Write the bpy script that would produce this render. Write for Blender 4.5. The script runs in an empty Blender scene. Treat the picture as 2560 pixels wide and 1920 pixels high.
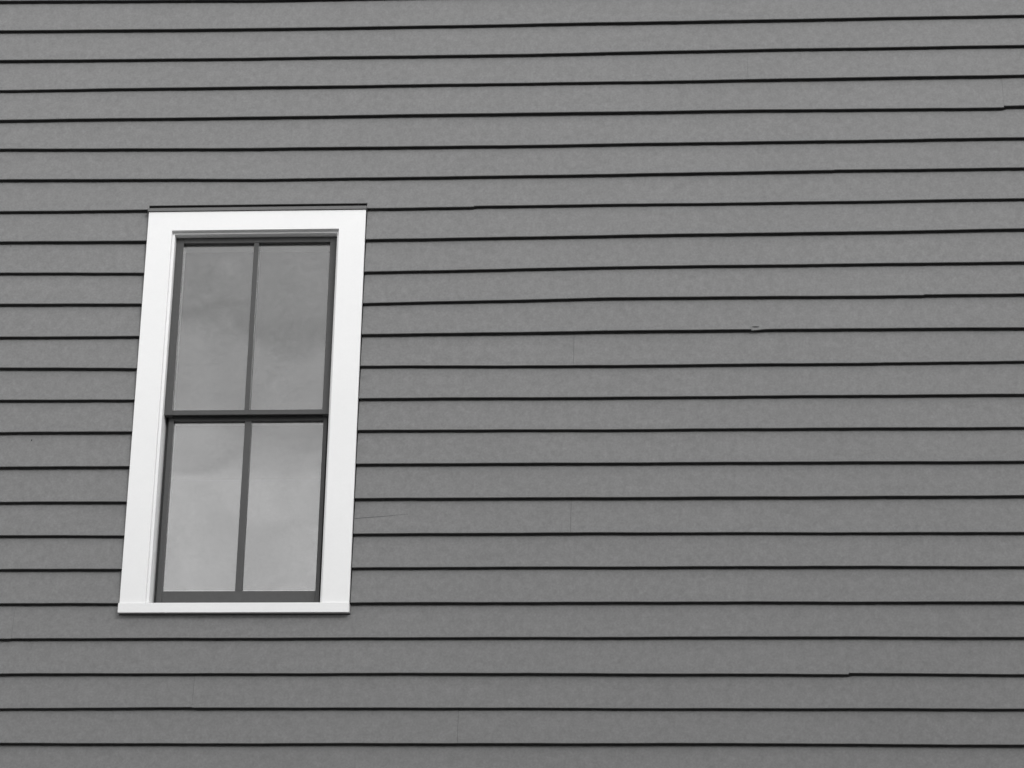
import bpy, bmesh, math, random
from mathutils import Vector, Matrix
R = math.radians
random.seed(7)
sc = bpy.context.scene
C = sc.collection

# ------------------------------------------------------------------ camera
# photographer on the street, 1.6 m up, looking up at a second-floor window
CAM_D = 8.5175
cd = bpy.data.cameras.new("camera")
cd.sensor_width = 36.0
cd.lens = 6838.07 / 2560 * 36.0
cd.clip_start = 0.1
cd.clip_end = 2000
cam = bpy.data.objects.new("camera", cd)
C.objects.link(cam)
rt = Vector((0.99780755, 0.06369456, 0.0179747))
up = Vector((0.00757947, -0.37978496, 0.92504375))
fw = Vector((-0.06574678, 0.9228794, 0.37943507))
m = Matrix((rt, up, -fw)).transposed().to_4x4()
m.translation = Vector((0, -CAM_D, 1.6))
cam.matrix_world = m
sc.camera = cam

# ------------------------------------------------------------------ world, sun, exposure
SUN_EL, SUN_AZ = R(25), R(28)        # azimuth from the wall's normal, plus = to the right
w = bpy.data.worlds.new("World")
sc.world = w
w.use_nodes = True
nt = w.node_tree
nt.nodes.clear()
N = nt.nodes.new
L = nt.links.new
out = N('ShaderNodeOutputWorld')
bg = N('ShaderNodeBackground')
bg.inputs['Strength'].default_value = 0.1
sky = N('ShaderNodeTexSky')
sky.sky_type = 'NISHITA'
sky.sun_disc = False
sky.sun_elevation = SUN_EL
sky.sun_rotation = math.pi - SUN_AZ
sky.dust_density = 4.0
bw = N('ShaderNodeRGBToBW')
L(sky.outputs[0], bw.inputs[0])
tc = N('ShaderNodeTexCoord')
mp = N('ShaderNodeMapping')
mp.inputs['Scale'].default_value = (1.0, 1.0, 2.6)
mp.inputs['Location'].default_value = (0.35, 0.0, 0.9)
L(tc.outputs['Generated'], mp.inputs[0])
no = N('ShaderNodeTexNoise')
no.inputs['Scale'].default_value = 8.0
no.inputs['Detail'].default_value = 6.0
no.inputs['Roughness'].default_value = 0.62
no.inputs['Distortion'].default_value = 0.4
L(mp.outputs[0], no.inputs['Vector'])
mr = N('ShaderNodeMapRange')          # overcast cloud brightness
mr.inputs['From Min'].default_value = 0.36
mr.inputs['From Max'].default_value = 0.66
mr.inputs['To Min'].default_value = 0.50
mr.inputs['To Max'].default_value = 1.50
L(no.outputs['Fac'], mr.inputs['Value'])
mx = N('ShaderNodeMix')
mx.data_type = 'FLOAT'
mx.inputs[0].default_value = 0.8
L(bw.outputs[0], mx.inputs[2])
sx = N('ShaderNodeSeparateXYZ')       # brightness of the cloud layer by height above the horizon
L(tc.outputs['Generated'], sx.inputs[0])
wob = N('ShaderNodeMath'); wob.operation = 'MULTIPLY_ADD'
wob.inputs[1].default_value = 0.16; wob.inputs[2].default_value = -0.08
L(no.outputs['Fac'], wob.inputs[0])
zz = N('ShaderNodeMath'); zz.operation = 'ADD'
L(sx.outputs[2], zz.inputs[0]); L(wob.outputs[0], zz.inputs[1])
fc = N('ShaderNodeFloatCurve')
cu = fc.mapping.curves[0]
PTS = [(0.0, .75), (.27, .90), (.32, .84), (.37, .68), (.43, .38), (.52, .40), (.65, .5), (1.0, .62)]
cu.points[0].location = PTS[0]; cu.points[1].location = PTS[-1]
for q in PTS[1:-1]: cu.points.new(*q)
fc.mapping.update()
L(zz.outputs[0], fc.inputs['Value'])
ml = N('ShaderNodeMath'); ml.operation = 'MULTIPLY'
L(fc.outputs[0], ml.inputs[0]); L(mr.outputs[0], ml.inputs[1])
m10 = N('ShaderNodeMath'); m10.operation = 'MULTIPLY'; m10.inputs[1].default_value = 10.0
L(ml.outputs[0], m10.inputs[0])
L(m10.outputs[0], mx.inputs[3])
L(mx.outputs[0], bg.inputs['Color'])
L(bg.outputs[0], out.inputs[0])

sl = bpy.data.lights.new("sun", 'SUN')
sl.energy = 0.8
sl.angle = R(18)
sl.color = (1.0, 1.0, 1.0)
sun = bpy.data.objects.new("sun", sl)
C.objects.link(sun)
sd = Vector((math.sin(SUN_AZ) * math.cos(SUN_EL), -math.cos(SUN_AZ) * math.cos(SUN_EL), math.sin(SUN_EL)))
sun.rotation_euler = sd.to_track_quat('Z', 'Y').to_euler()
sun.location = sd * 30

sc.view_settings.view_transform = 'Standard'
sc.view_settings.look = 'None'
sc.view_settings.gamma = 1.0
sc.view_settings.use_curve_mapping = False
sc.view_settings.exposure = 1.0
sc.render.engine = 'CYCLES'

# ------------------------------------------------------------------ materials
def new_mat(name):
    mt = bpy.data.materials.new(name)
    mt.use_nodes = True
    return mt, mt.node_tree, mt.node_tree.nodes['Principled BSDF']

def painted(name, grey, rough=0.55, spec=0.35, var=0.05, scale=60.0, bump=0.15, stretch=(1, 1, 1), big=0.02):
    """matt paint: fine mottling, a broader fade and a slightly grainy surface"""
    mt, t, p = new_mat(name)
    n, l = t.nodes.new, t.links.new
    co = n('ShaderNodeTexCoord')
    ma = n('ShaderNodeMapping')
    ma.inputs['Scale'].default_value = stretch
    l(co.outputs['Object'], ma.inputs[0])
    a = n('ShaderNodeTexNoise'); a.inputs['Scale'].default_value = scale
    a.inputs['Detail'].default_value = 5; a.inputs['Roughness'].default_value = 0.6
    b = n('ShaderNodeTexNoise'); b.inputs['Scale'].default_value = 2.3; b.inputs['Detail'].default_value = 3
    l(ma.outputs[0], a.inputs['Vector']); l(ma.outputs[0], b.inputs['Vector'])
    ra = n('ShaderNodeMapRange'); ra.inputs['From Min'].default_value = 0.3; ra.inputs['From Max'].default_value = 0.7
    ra.inputs['To Min'].default_value = 1 - var; ra.inputs['To Max'].default_value = 1 + var
    rb = n('ShaderNodeMapRange'); rb.inputs['From Min'].default_value = 0.3; rb.inputs['From Max'].default_value = 0.7
    rb.inputs['To Min'].default_value = 1 - big; rb.inputs['To Max'].default_value = 1 + big
    l(a.outputs['Fac'], ra.inputs['Value']); l(b.outputs['Fac'], rb.inputs['Value'])
    f2 = n('ShaderNodeTexNoise'); f2.inputs['Scale'].default_value = scale * 3.4; f2.inputs['Detail'].default_value = 2
    l(ma.outputs[0], f2.inputs['Vector'])
    rf = n('ShaderNodeMapRange'); rf.inputs['From Min'].default_value = 0.3; rf.inputs['From Max'].default_value = 0.7
    rf.inputs['To Min'].default_value = 1 - var; rf.inputs['To Max'].default_value = 1 + var
    l(f2.outputs['Fac'], rf.inputs['Value'])
    m0 = n('ShaderNodeMath'); m0.operation = 'MULTIPLY'
    l(ra.outputs[0], m0.inputs[0]); l(rf.outputs[0], m0.inputs[1])
    m1 = n('ShaderNodeMath'); m1.operation = 'MULTIPLY'
    l(m0.outputs[0], m1.inputs[0]); l(rb.outputs[0], m1.inputs[1])
    m2 = n('ShaderNodeMath'); m2.operation = 'MULTIPLY'; m2.inputs[1].default_value = grey
    l(m1.outputs[0], m2.inputs[0])
    cc = n('ShaderNodeCombineColor')
    for i in range(3):
        l(m2.outputs[0], cc.inputs[i])
    l(cc.outputs[0], p.inputs['Base Color'])
    p.inputs['Roughness'].default_value = rough
    p.inputs['Specular IOR Level'].default_value = spec
    bu = n('ShaderNodeBump'); bu.inputs['Strength'].default_value = bump; bu.inputs['Distance'].default_value = 0.001
    l(a.outputs['Fac'], bu.inputs['Height']); l(bu.outputs[0], p.inputs['Normal'])
    return mt

M_SIDING = painted('siding_paint', 0.193, 0.7, 0.25, 0.085, 42.0, 0.12, (1, 1, 1), 0.02)
M_WHITE = painted('white_trim_paint', 0.825, 0.5, 0.35, 0.008, 40.0, 0.08)
M_JAMB = painted('white_vinyl', 0.86, 0.45, 0.35, 0.008, 40.0, 0.05)
M_SASH = painted('dark_sash_paint', 0.062, 0.5, 0.4, 0.06, 50.0, 0.1)
M_CAP = painted('grey_cap_metal', 0.13, 0.5, 0.4, 0.06, 50.0, 0.1)
M_CRACK = painted('crack_grime', 0.04, 0.9, 0.1, 0.1, 90.0, 0.0)
M_SHEATH = painted('black_housewrap', 0.03, 0.9, 0.1, 0.05, 5.0, 0.0)
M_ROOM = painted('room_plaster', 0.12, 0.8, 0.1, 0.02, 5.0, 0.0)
M_ROOF = painted('asphalt_shingles', 0.07, 0.9, 0.1, 0.3, 12.0, 0.5)
M_STONE = painted('foundation_concrete', 0.30, 0.85, 0.2, 0.15, 9.0, 0.5)
M_SPACER = painted('glazing_spacer', 0.75, 0.5, 0.4, 0.02, 40.0, 0.0)

def glass_mat():
    mt, t, p = new_mat('window_glass')
    t.nodes.remove(p)
    n, l = t.nodes.new, t.links.new
    o = t.nodes['Material Output']
    tr = n('ShaderNodeBsdfTransparent'); tr.inputs['Color'].default_value = (0.85, 0.85, 0.85, 1)
    gl = n('ShaderNodeBsdfGlossy'); gl.inputs['Roughness'].default_value = 0.03
    gl.inputs['Color'].default_value = (0.95, 0.95, 0.95, 1)
    co = n('ShaderNodeTexCoord')
    no_ = n('ShaderNodeTexNoise'); no_.inputs['Scale'].default_value = 3.0; no_.inputs['Detail'].default_value = 1.0
    l(co.outputs['Object'], no_.inputs['Vector'])
    bu = n('ShaderNodeBump'); bu.inputs['Strength'].default_value = 0.25; bu.inputs['Distance'].default_value = 0.01
    l(no_.outputs['Fac'], bu.inputs['Height'])
    l(bu.outputs[0], gl.inputs['Normal'])
    mi = n('ShaderNodeMixShader')
    lw = n('ShaderNodeFresnel'); lw.inputs['IOR'].default_value = 1.5
    mr_ = n('ShaderNodeMapRange')
    mr_.inputs['From Min'].default_value = 0.0; mr_.inputs['From Max'].default_value = 1.0
    mr_.inputs['To Min'].default_value = 0.14; mr_.inputs['To Max'].default_value = 1.0
    l(lw.outputs[0], mr_.inputs['Value'])
    l(mr_.outputs[0], mi.inputs[0]); l(tr.outputs[0], mi.inputs[1]); l(gl.outputs[0], mi.inputs[2])
    # a thin film of dust, blotchy and slightly streaked
    dn = n('ShaderNodeTexNoise'); dn.inputs['Scale'].default_value = 38.0; dn.inputs['Detail'].default_value = 6
    dn.inputs['Roughness'].default_value = 0.7
    l(co.outputs['Object'], dn.inputs['Vector'])
    dr = n('ShaderNodeMapRange'); dr.inputs['From Min'].default_value = 0.32; dr.inputs['From Max'].default_value = 0.72
    dr.inputs['To Min'].default_value = 0.0; dr.inputs['To Max'].default_value = 0.11
    l(dn.outputs['Fac'], dr.inputs['Value'])
    df = n('ShaderNodeBsdfDiffuse'); df.inputs['Color'].default_value = (0.5, 0.5, 0.5, 1)
    m2 = n('ShaderNodeMixShader')
    l(dr.outputs[0], m2.inputs[0]); l(mi.outputs[0], m2.inputs[1]); l(df.outputs[0], m2.inputs[2])
    l(m2.outputs[0], o.inputs['Surface'])
    return mt
M_GLASS = glass_mat()

def ground_mat():
    mt, t, p = new_mat('pale_concrete')
    n, l = t.nodes.new, t.links.new
    co = n('ShaderNodeTexCoord')
    a = n('ShaderNodeTexNoise'); a.inputs['Scale'].default_value = 3.0; a.inputs['Detail'].default_value = 10
    l(co.outputs['Object'], a.inputs['Vector'])
    cr = n('ShaderNodeValToRGB')
    cr.color_ramp.elements[0].color = (0.13, 0.13, 0.13, 1)
    cr.color_ramp.elements[1].color = (0.2, 0.2, 0.2, 1)
    l(a.outputs['Fac'], cr.inputs[0]); l(cr.outputs[0], p.inputs['Base Color'])
    p.inputs['Roughness'].default_value = 0.95
    bu = n('ShaderNodeBump'); bu.inputs['Strength'].default_value = 0.4; bu.inputs['Distance'].default_value = 0.02
    l(a.outputs['Fac'], bu.inputs['Height']); l(bu.outputs[0], p.inputs['Normal'])
    return mt

# ------------------------------------------------------------------ helpers
def box(bm, x0, x1, y0, y1, z0, z1, mi=0):
    v = [bm.verts.new(p) for p in ((x0, y0, z0), (x1, y0, z0), (x1, y1, z0), (x0, y1, z0),
                                   (x0, y0, z1), (x1, y0, z1), (x1, y1, z1), (x0, y1, z1))]
    for f in ((0, 3, 2, 1), (4, 5, 6, 7), (0, 1, 5, 4), (1, 2, 6, 5), (2, 3, 7, 6), (3, 0, 4, 7)):
        bm.faces.new([v[i] for i in f]).material_index = mi

def obj(name, bm, mats, parent=None, bevel=0.0, loc=(0, 0, 0)):
    me = bpy.data.meshes.new(name)
    bm.normal_update()
    bm.to_mesh(me); bm.free()
    for mt in (mats if isinstance(mats, (list, tuple)) else [mats]):
        me.materials.append(mt)
    o = bpy.data.objects.new(name, me)
    C.objects.link(o)
    if parent:
        o.parent = parent
    if bevel:
        b = o.modifiers.new('edge', 'BEVEL'); b.width = bevel; b.segments = 2; b.limit_method = 'ANGLE'
    return o

# ------------------------------------------------------------------ ground
bm = bmesh.new()
S = 400
vs = [bm.verts.new(p) for p in ((-S, -S, 0), (S, -S, 0), (S, S, 0), (-S, S, 0))]
bm.faces.new(vs)
g = obj('ground', bm, ground_mat()); g['kind'] = 'structure'

# ------------------------------------------------------------------ house
house = bpy.data.objects.new('clapboard_house', None)
C.objects.link(house)
house['label'] = 'grey clapboard house wall with one white-trimmed dark sash window'
house['category'] = 'house'
X0, X1 = -5.6, 4.6           # the facade's ends
ZB, ZT = 0.45, 8.3           # its foot and its eave
YB = 7.0                     # depth of the house
WX0, WX1, WZ0, WZ1 = -1.8915, -1.1243, 4.288, 5.7875   # hole in the boards for the window

# measured heights of the boards' lower edges along the facade (m); the boards are not dead straight
ROWS = {
0: [(-2.4966, 6.617), (-1.5589, 6.6037), (-0.63, 6.606), (0.28, 6.607), (1.18, 6.608)],
1: [(-2.4855, 6.494), (-1.5525, 6.4849), (-0.6317, 6.4856), (0.2778, 6.4878), (1.1764, 6.4898)],
2: [(-2.4744, 6.3711), (-1.546, 6.3654), (-0.6295, 6.3634), (0.2757, 6.3688), (1.17, 6.3677)],
3: [(-2.4635, 6.2497), (-1.5397, 6.2484), (-0.6274, 6.2471), (0.2736, 6.2481), (1.1638, 6.2505)],
4: [(-2.4525, 6.1287), (-1.5332, 6.1277), (-0.6253, 6.1277), (0.2715, 6.1267), (1.0745, 6.1223)],
5: [(-2.4421, 6.0132), (-1.5265, 6.0028), (-0.623, 6.0008), (0.2693, 6.0024), (1.1509, 6.0048)],
6: [(-2.4312, 5.8927), (-1.5199, 5.8814), (-0.6208, 5.882), (0.2673, 5.8865), (1.1448, 5.8873)],
7: [(-2.4199, 5.7676), (-1.937, 5.7663), (-1.1249, 5.7628), (-0.2583, 5.7643), (0.5666, 5.765), (1.1386, 5.768)],
8: [(-2.4092, 5.649), (-1.9286, 5.6472), (-1.1272, 5.6428), (-0.2579, 5.6485), (0.5632, 5.652), (1.1326, 5.6558)],
9: [(-2.3984, 5.5297), (-1.9199, 5.5252), (-1.128, 5.5195), (-0.2575, 5.5293), (0.5596, 5.5317), (1.1261, 5.5316)],
10: [(-2.3877, 5.4112), (-1.9116, 5.4072), (-1.1275, 5.4007), (-0.2571, 5.4133), (0.5561, 5.4116), (1.1198, 5.411)],
11: [(-2.3765, 5.2868), (-1.9029, 5.2855), (-1.1271, 5.285), (-0.2566, 5.2896), (0.5525, 5.2912), (1.1133, 5.2882)],
12: [(-2.3661, 5.1716), (-1.8944, 5.1657), (-1.1253, 5.1681), (-0.2562, 5.1632), (0.5488, 5.1645), (1.1069, 5.1669)],
13: [(-2.3554, 5.0531), (-1.8917, 5.0495), (-1.1301, 5.0492), (-0.3095, 5.0478), (0.4124, 5.0476), (1.1007, 5.0479)],
14: [(-2.3447, 4.9345), (-1.8944, 4.9339), (-1.1256, 4.9337), (-0.3089, 4.9309), (0.4096, 4.9305), (1.0945, 4.9298)],
15: [(-2.3333, 4.8087), (-1.8936, 4.8085), (-1.1248, 4.8123), (-0.3082, 4.8115), (0.4067, 4.8104), (1.0881, 4.8095)],
16: [(-2.3219, 4.6825), (-1.894, 4.6823), (-1.1266, 4.6895), (-0.3075, 4.6894), (0.4038, 4.6883), (1.0818, 4.6893)],
17: [(-2.3113, 4.5642), (-1.8947, 4.5616), (-1.1282, 4.5645), (-0.3068, 4.5664), (0.4008, 4.563), (1.0751, 4.5618)],
18: [(-2.3005, 4.4454), (-1.8942, 4.4448), (-1.1288, 4.4472), (-0.3061, 4.4478), (0.398, 4.4469), (1.069, 4.4443)],
19: [(-2.2897, 4.3259), (-1.9016, 4.3261), (-1.1252, 4.3259), (-0.5928, 4.3265), (0.24, 4.3257), (1.0627, 4.3246)],
20: [(-2.2789, 4.2035), (-1.4295, 4.2051), (-0.5907, 4.2057), (0.238, 4.2064), (1.0564, 4.204)],
21: [(-2.268, 4.0852), (-1.4231, 4.0863), (-0.5885, 4.0862), (0.2358, 4.0826), (0.494, 4.0812), (1.0499, 4.077)],
22: [(-2.2574, 3.968), (-1.64, 3.9717), (-1.4169, 3.9734), (-0.5864, 3.9722), (0.2338, 3.9708), (1.044, 3.970)],
23: [(-2.2469, 3.8521), (-1.4104, 3.852), (-0.5843, 3.8535), (0.2318, 3.8538), (1.0377, 3.8498)],
}
# butt joints between boards: row -> (x, step of the right-hand board's lower edge)
JOINTS = {3: (0.2035, 0), 4: (1.0888, .006), 5: (-1.4044, 0), 6: (.4959, .0015), 7: (-.7506, .003),
          10: (.7844, .002), 11: (.2011, 0), 12: (-.40, 0), 17: (-.4036, 0), 20: (-2.2423, .0015),
          21: (.494, .0045), 22: (-1.6271, -.002), 23: (-.7604, 0)}
PITCH, Z_0 = 0.12, 6.6076
EDGE = 0.0055                # shadow line's middle -> board's lower edge
DEPTH = 0.016                # how far each board's butt stands in front of the board below
THICK = 0.005
LAP = 0.030
GROOVE = 0.0055               # height of the shadow groove under each butt
REBATE = 0.012               # its depth

def interp(pts, x):
    if x <= pts[0][0]: return pts[0][1]
    for (a, za), (b, zb) in zip(pts, pts[1:]):
        if x <= b:
            return za + (zb - za) * (x - a) / (b - a)
    return pts[-1][1]

rows = range(-15, 52)
rnd = {k: [random.uniform(-1, 1) for _ in range(8)] for k in rows}
def row_z(k, x):
    r = rnd[k]
    if k in ROWS:
        pts = ROWS[k]
        nom = Z_0 - k * PITCH
        z = interp(pts, x)
        # ease back to the nominal course outside the measured stretch
        if x < pts[0][0]: z = nom + (z - nom) * math.exp((x - pts[0][0]) / 1.0)
        if x > pts[-1][0]: z = nom + (z - nom) * math.exp((pts[-1][0] - x) / 1.0)
    else:
        z = Z_0 - k * PITCH + .0015 * r[0] + .0015 * math.sin(x * .9 + 6 * r[1])
    z += .0004 * math.sin(x * 5.3 + 9 * r[2]) + .0003 * math.sin(x * 11.1 + 9 * r[3]) + .00015 * math.sin(x * 31 + 9 * r[4])
    return z + EDGE

def row_low(k, x):
    z = row_z(k, x)
    if k in JOINTS:
        jx, st = JOINTS[k]
        if jx < x < jx + 3.66: z += st
    return z

def board(bm, k, xa, xb, dz=0.0, zlow=None, ztop=None, lip=False):
    """one clapboard from xa to xb: leaning face, thin butt, back; zlow / ztop cut it round the window"""
    n = max(2, int((xb - xa) / (0.045 if k < 0 or k > 24 else 0.016)))
    xs = [xa + (xb - xa) * i / n for i in range(n + 1)]
    if lip: xs = sorted(set(xs + [xa + .004, xa + .012, xa + .026, xa + .038]))
    secs = []
    j = random.uniform(-.0006, .0006)
    for x in xs:
        zl = row_z(k, x) + dz
        if lip and x < xa + .04: zl -= .0045 * (1 - (x - xa) / .04) ** .6
        zt = zl + PITCH + LAP
        s = DEPTH / PITCH
        z0 = zl if zlow is None else zlow
        z1 = zt if ztop is None else ztop
        wob = j + .0004 * math.sin(x * 3.1 + 7 * rnd[k][5])
        y0 = (z0 - zl) * s + wob
        y1 = (z1 - zl) * s + wob
        zf = min(row_low(k - 1, x) - GROOVE + random.uniform(-.0011, .0006), z1)      # where the face ends and the rebate behind the next board starts
        yf = (zf - zl) * s + wob
        if ztop is not None: z1 = max(z1, zf + .0005)
        secs.append([bm.verts.new((x, y0 + .0008, z0)), bm.verts.new((x, y0, z0 + .0012)), bm.verts.new((x, yf, zf)),
                     bm.verts.new((x, yf + REBATE, zf + .0003)), bm.verts.new((x, y1 + REBATE, z1 + .0004)),
                     bm.verts.new((x, y1 + REBATE + .003, z1)), bm.verts.new((x, y0 + THICK, z0))])
    for a, b in zip(secs, secs[1:]):
        for i in range(7):
            i2 = (i + 1) % 7
            bm.faces.new((a[i], b[i], b[i2], a[i2]))
    bm.faces.new(list(reversed(secs[0]))); bm.faces.new(secs[-1])

bm = bmesh.new()
GAPS = {3: .00025, 5: .0003, 12: .0006, 17: .0007, 22: .0003, 23: .0006}
for k in rows:
    base = Z_0 - k * PITCH
    if base < ZB or base + PITCH > ZT + .1: continue
    # joints of this course
    js = []
    if k in JOINTS:
        x, st = JOINTS[k]; js = [(x, st), (x - 3.66, 0), (x + 3.66, 0)]
    else:
        x = random.uniform(1.3, 1.9); js = [(x, 0), (x - 4.5, 0)]
        if k < 0 or k > 23: js = [(x - random.choice((0, 1.2, 2.4)), 0)]
    GAP = GAPS.get(k, .0001)
    js = sorted(j for j in js if X0 + .2 < j[0] < X1 - .2)
    segs = []; xa = X0 + .09; st = 0
    for x, s in js:
        segs.append((xa, x - GAP / 2, st)); xa = x + GAP / 2; st = s
    segs.append((xa, X1 - .09, st))
    for (a, b, st) in segs:
        lip = (k == 11 and abs(a - .2011) < .01)
        zl = row_z(k, (WX0 + WX1) / 2); zt = zl + PITCH
        if zt <= WZ0 or zl >= WZ1 + .0 or b < WX0 or a > WX1:
            # keep the lapped top of the course under the sill out of the opening
            if zt > WZ0 - .04 and zl < WZ0 and a < WX0 < b and zt <= WZ0:
                board(bm, k, a, b, st, ztop=WZ0 - .003)
            else:
                board(bm, k, a, b, st, lip=lip)
            continue
        if a < WX0: board(bm, k, a, WX0, st)
        if b > WX1: board(bm, k, WX1, b, st)
        ca, cb = max(a, WX0), min(b, WX1)
        if zl < WZ0 < zt: board(bm, k, ca, cb, st, ztop=WZ0 + .004)
        if zl < WZ1 < zt + LAP: board(bm, k, ca, cb, st, zlow=WZ1)

def face_y(k, x, z):         # front of course k at x, z
    return (z - row_z(k, x)) * DEPTH / PITCH
# a long thin split running out from the window's right side, drawn as a tapering sliver of grime
pts = [(-1.1235, 4.6251, .0013), (-1.08, 4.6292, .0012), (-1.03, 4.6328, .0010), (-.99, 4.637, .0009), (-.9444, 4.6412, .0004)]
pv = []
for x, z, h in pts:
    pv.append((bm.verts.new((x, face_y(17, x, z - h / 2) - .0009, z - h / 2)), bm.verts.new((x, face_y(17, x, z + h / 2) - .0009, z + h / 2))))
for a, b in zip(pv, pv[1:]):
    bm.faces.new((a[0], b[0], b[1], a[1])).material_index = 1
def mark(k, x, z, w_, h_):
    n = 8; vs = []
    for i in range(n):
        t = 2 * math.pi * i / n
        zz = z + h_ / 2 * math.sin(t)
        vs.append(bm.verts.new((x + w_ / 2 * math.cos(t), face_y(k, x, zz) - .0009, zz)))
    bm.faces.new(vs).material_index = 1
mark(14, -2.2323, 4.9073 + .12 * 0, .004, .0085)
mark(8, -2.369, 5.7505 - .115 + .0, .004, .004)
mark(11, .2155, 5.3049, .026, .0032)
siding = obj('siding', bm, [M_SIDING, M_CRACK], house)
siding['label'] = 'mid grey painted clapboards lapped in level courses'

# sheathing and the rest of the body, with the window opening cut in it
bm = bmesh.new()
YS = 0.045
ox0, ox1, oz0, oz1 = -1.86, -1.155, 4.30, 5.75
for (a, b, c, d) in ((X0, ox0, ZB - .1, ZT), (ox1, X1, ZB - .1, ZT), (ox0, ox1, ZB - .1, oz0), (ox0, ox1, oz1, ZT)):
    box(bm, a, b, YS, YS + .12, c, d)
obj('sheathing', bm, M_SHEATH, house)
bm = bmesh.new()
box(bm, X0, X0 + .12, YS + .122, YB, ZB - .1, ZT)
box(bm, X1 - .12, X1, YS + .122, YB, ZB - .1, ZT)
box(bm, X0 + .122, X1 - .122, YB - .12, YB, ZB - .1, ZT)
obj('outer_wall', bm, M_SIDING, house)
bm = bmesh.new()
box(bm, X0 - .02, X0 + .085, -.022, YS - .002, ZB, ZT)
obj('corner_board', bm, M_WHITE, house, .002)
bm = bmesh.new()
box(bm, X1 - .085, X1 + .02, -.022, YS - .002, ZB, ZT)
obj('corner_board', bm, M_WHITE, house, .002)
bm = bmesh.new()
box(bm, X0 + .03, X1 - .03, .03, YB - .03, -.3, ZB - .102)
obj('foundation', bm, M_STONE, house)
bm = bmesh.new()
zr = ZT + .02
sec = [(-.25, zr), (-.25, zr + .14), (YB / 2, zr + 2.9), (YB + .25, zr + .14), (YB + .25, zr)]
A = [bm.verts.new((X0 - .25, y, z)) for y, z in sec]; B = [bm.verts.new((X1 + .25, y, z)) for y, z in sec]
for i in range(5):
    j = (i + 1) % 5
    bm.faces.new((A[i], A[j], B[j], B[i]))
bm.faces.new(A); bm.faces.new(list(reversed(B)))
bmesh.ops.recalc_face_normals(bm, faces=bm.faces)
obj('roof', bm, M_ROOF, house)
# the room behind the window
bm = bmesh.new()
rx0, rx1, ry0, ry1, rz0, rz1 = -3.2, .4, YS + .124, 3.6, 3.5, 6.1
t = .05
box(bm, rx0 - t, rx0, ry0, ry1, rz0, rz1); box(bm, rx1, rx1 + t, ry0, ry1, rz0, rz1)
box(bm, rx0 - t, rx1 + t, ry1, ry1 + t, rz0, rz1)
box(bm, rx0 - t, rx1 + t, ry0, ry1 + t, rz0 - t, rz0); box(bm, rx0 - t, rx1 + t, ry0, ry1 + t, rz1, rz1 + t)
for (a, b, c, d) in ((rx0, ox0, rz0, rz1), (ox1, rx1, rz0, rz1), (ox0, ox1, rz0, oz0), (ox0, ox1, oz1, rz1)):
    box(bm, a, b, ry0 + .001, ry0 + .02, c, d)
obj('room', bm, M_ROOM, house)

# ------------------------------------------------------------------ window (a part) and its own pieces
CX0, CX1 = -1.8892, -1.1272         # casing, outside
IX0, IX1 = -1.8030, -1.2185         # casing, inside edge
JX0, JX1 = -1.7944, -1.2255         # jamb, inside edge
CT, IT, JT = 5.7584, 5.6857, 5.6780
SB, ST = 4.2938, 4.3278             # sill, bottom and top of its face
# window = the white jamb and head that line the opening
bm = bmesh.new()
box(bm, IX0 - .03, JX0, .008, .16, ST - .02, JT + .03)
box(bm, JX1, IX1 + .03, .008, .16, ST - .02, JT + .03)
box(bm, JX0 + .0002, JX1 - .0002, .0082, .16, JT, JT + .03)
window = obj('window', bm, M_JAMB, house, .0006)
window['label'] = 'tall narrow double-hung window, dark grey sashes in wide white trim'

def ring(bm, o, i, y0, y1):      # three-sided frame in one piece, open at the sill
    pts = [(o[0], o[2]), (o[0], o[3]), (o[1], o[3]), (o[1], o[2]), (i[1], i[2]), (i[1], i[3]), (i[0], i[3]), (i[0], i[2])]
    F = [bm.verts.new((x, y0, z)) for x, z in pts]; B = [bm.verts.new((x, y1, z)) for x, z in pts]
    for q in ((0, 1, 6, 7), (1, 2, 5, 6), (2, 3, 4, 5)):
        bm.faces.new([F[t] for t in q]); bm.faces.new([B[t] for t in reversed(q)])
    for t in range(8):
        u_ = (t + 1) % 8
        bm.faces.new((F[t], B[t], B[u_], F[u_]))
    bmesh.ops.recalc_face_normals(bm, faces=bm.faces)
bm = bmesh.new()
ring(bm, (CX0, CX1, ST - .004, CT), (IX0, IX1, ST - .004, IT), -.008, .0075)
obj('casing', bm, M_WHITE, window, .0012)

bm = bmesh.new()      # sill: sloped top, nosing in front, drip edge below
v = []
sy = [(-.014, SB), (-.014, ST), (.16, ST + .012), (.16, SB + .008), (.004, SB + .004)]
A = [bm.verts.new((CX0 - .0025, y, z)) for y, z in sy]; B = [bm.verts.new((CX1 + .001, y, z)) for y, z in sy]
for i in range(5):
    j = (i + 1) % 5
    bm.faces.new((A[i], A[j], B[j], B[i]))
bm.faces.new(A); bm.faces.new(list(reversed(B)))
bmesh.ops.recalc_face_normals(bm, faces=bm.faces)
obj('sill', bm, M_WHITE, window, .0015)

bm = bmesh.new()      # drip cap over the head casing
sy = [(-.013, CT + .0008), (-.013, CT + .0125), (.012, CT + .0155), (.012, CT + .0014), (-.0095, CT + .0014), (-.0095, CT + .0008)]
A = [bm.verts.new((CX0 - .0035, y, z)) for y, z in sy]; B = [bm.verts.new((CX1 + .0025, y, z)) for y, z in sy]
for i in range(6):
    j = (i + 1) % 6
    bm.faces.new((A[i], A[j], B[j], B[i]))
bm.faces.new(A); bm.faces.new(list(reversed(B)))
bmesh.ops.recalc_face_normals(bm, faces=bm.faces)
obj('drip_cap', bm, M_CAP, window, .0005)

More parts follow.
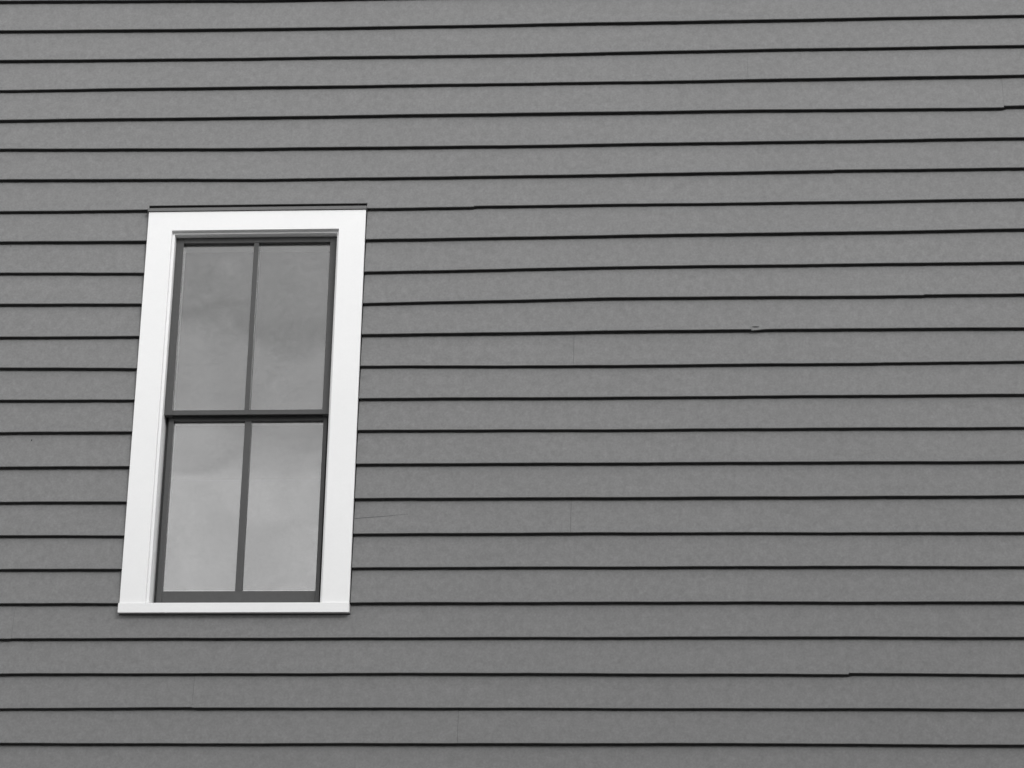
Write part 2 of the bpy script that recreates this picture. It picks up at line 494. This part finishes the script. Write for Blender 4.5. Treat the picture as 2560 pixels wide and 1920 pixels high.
def sash(name, yf, yg, yb, z0, z1, gz0, gz1, gx0, gx1, mx0, mx1, side, yb2):
    bm = bmesh.new()
    a, b = JX0 + side, JX1 - side
    box(bm, a, gx0, yf, yb, z0, z1)                 # stiles
    box(bm, gx1, b, yf, yb, z0, z1)
    box(bm, gx0 + .0001, gx1 - .0001, yf + .0002, yb2, z0, gz0)     # rails
    if yb2 < yb - .001: box(bm, gx0 + .0001, gx1 - .0001, yb2 + .0001, yb - .0002, z0 + .0125, gz0 - .0002)
    if side > .002:                                 # tongues that run in the jamb tracks
        box(bm, JX0 + .0003, a - .0001, yf + .022, yb, z0, z1); box(bm, b + .0001, JX1 - .0003, yf + .022, yb, z0, z1)
    box(bm, gx0 + .0001, gx1 - .0001, yf + .0002, yb - .0002, gz1, z1)
    o = obj(name, bm, M_SASH, window, .0012)
    bm = bmesh.new()                                # muntin, outside and inside bars
    box(bm, mx0, mx1, yf + .0012, yg - .0006, gz0 + .0001, gz1 - .0001)
    box(bm, mx0, mx1, yg + .018, yg + .024, gz0 + .0001, gz1 - .0001)
    obj('muntin', bm, M_SASH, window, .001)
    bm = bmesh.new()                                # sealed glazing unit: outer sheet, spacer, inner sheet
    box(bm, gx0 - .004, gx1 + .004, yg, yg + .003, gz0 - .004, gz1 + .004)
    for (xa, xb) in ((gx0, (mx0 + mx1) / 2), ((mx0 + mx1) / 2, gx1)):
        s = .007
        box(bm, xa, xb, yg + .004, yg + .012, gz1 - s, gz1, 1)
        box(bm, xa, xb, yg + .004, yg + .012, gz0, gz0 + s, 1)
        box(bm, xa, xa + .0025, yg + .004, yg + .012, gz0 + s, gz1 - s, 1)
        box(bm, xb - .0025, xb, yg + .004, yg + .012, gz0 + s, gz1 - s, 1)
    obj('pane', bm, [M_GLASS, M_SPACER], window)
    return o
u = sash('upper_sash', .036, .052, .0600, 5.0120, JT - .0015, 5.0295, 5.6568, -1.7668, -1.2528, -1.5198, -1.5025, .0004, .0445)
l = sash('lower_sash', .0630, .0740, .0940, ST + .002, 5.030, 4.3925, 4.9990, -1.7642, -1.2513, -1.5200, -1.4972, .0125, .0938)
u['label'] = 'dark grey upper sash, set forward of the lower one'
l['label'] = 'dark grey lower sash, set back under the meeting rail'

# ------------------------------------------------------------------ unseen block added behind the photographer to shade the wall
# (added only for its shade: its roofline takes low light off the wall's foot)
nb = bpy.data.objects.new('shade_block', None)
C.objects.link(nb)
nb['label'] = 'plain three-storey brick block added out of view to shade the foot of the wall'
nb['category'] = 'shade blocker'
M_BRICK = painted('dull_brick', 0.22, 0.85, 0.2, 0.12, 14.0, 0.4)
NX0, NX1, NY0, NY1, NH = 1.6, 15.0, -19.0, -10.4, 8.9
bm = bmesh.new()
box(bm, NX0, NX1, NY0, NY1, -.2, NH)
obj('shade_block_wall', bm, M_BRICK, nb)
bm = bmesh.new()
box(bm, NX0 - .15, NX1 + .15, NY0 - .15, NY1 + .15, NH + .002, NH + .3)
obj('shade_block_cornice', bm, M_STONE, nb, .02)
for fl in range(3):  # windows on the added shade block
    for i in range(5):
        x = NX0 + 1.0 + i * 2.6
        z = 1.0 + fl * 2.8
        bm = bmesh.new(); box(bm, x, x + 1.1, NY1 + .002, NY1 + .05, z, z + 1.6)
        wf = obj('window', bm, M_WHITE, nb, .004)
        bm = bmesh.new(); box(bm, x + .08, x + 1.02, NY1 + .052, NY1 + .058, z + .08, z + 1.52)
        obj('pane', bm, M_SASH, wf)
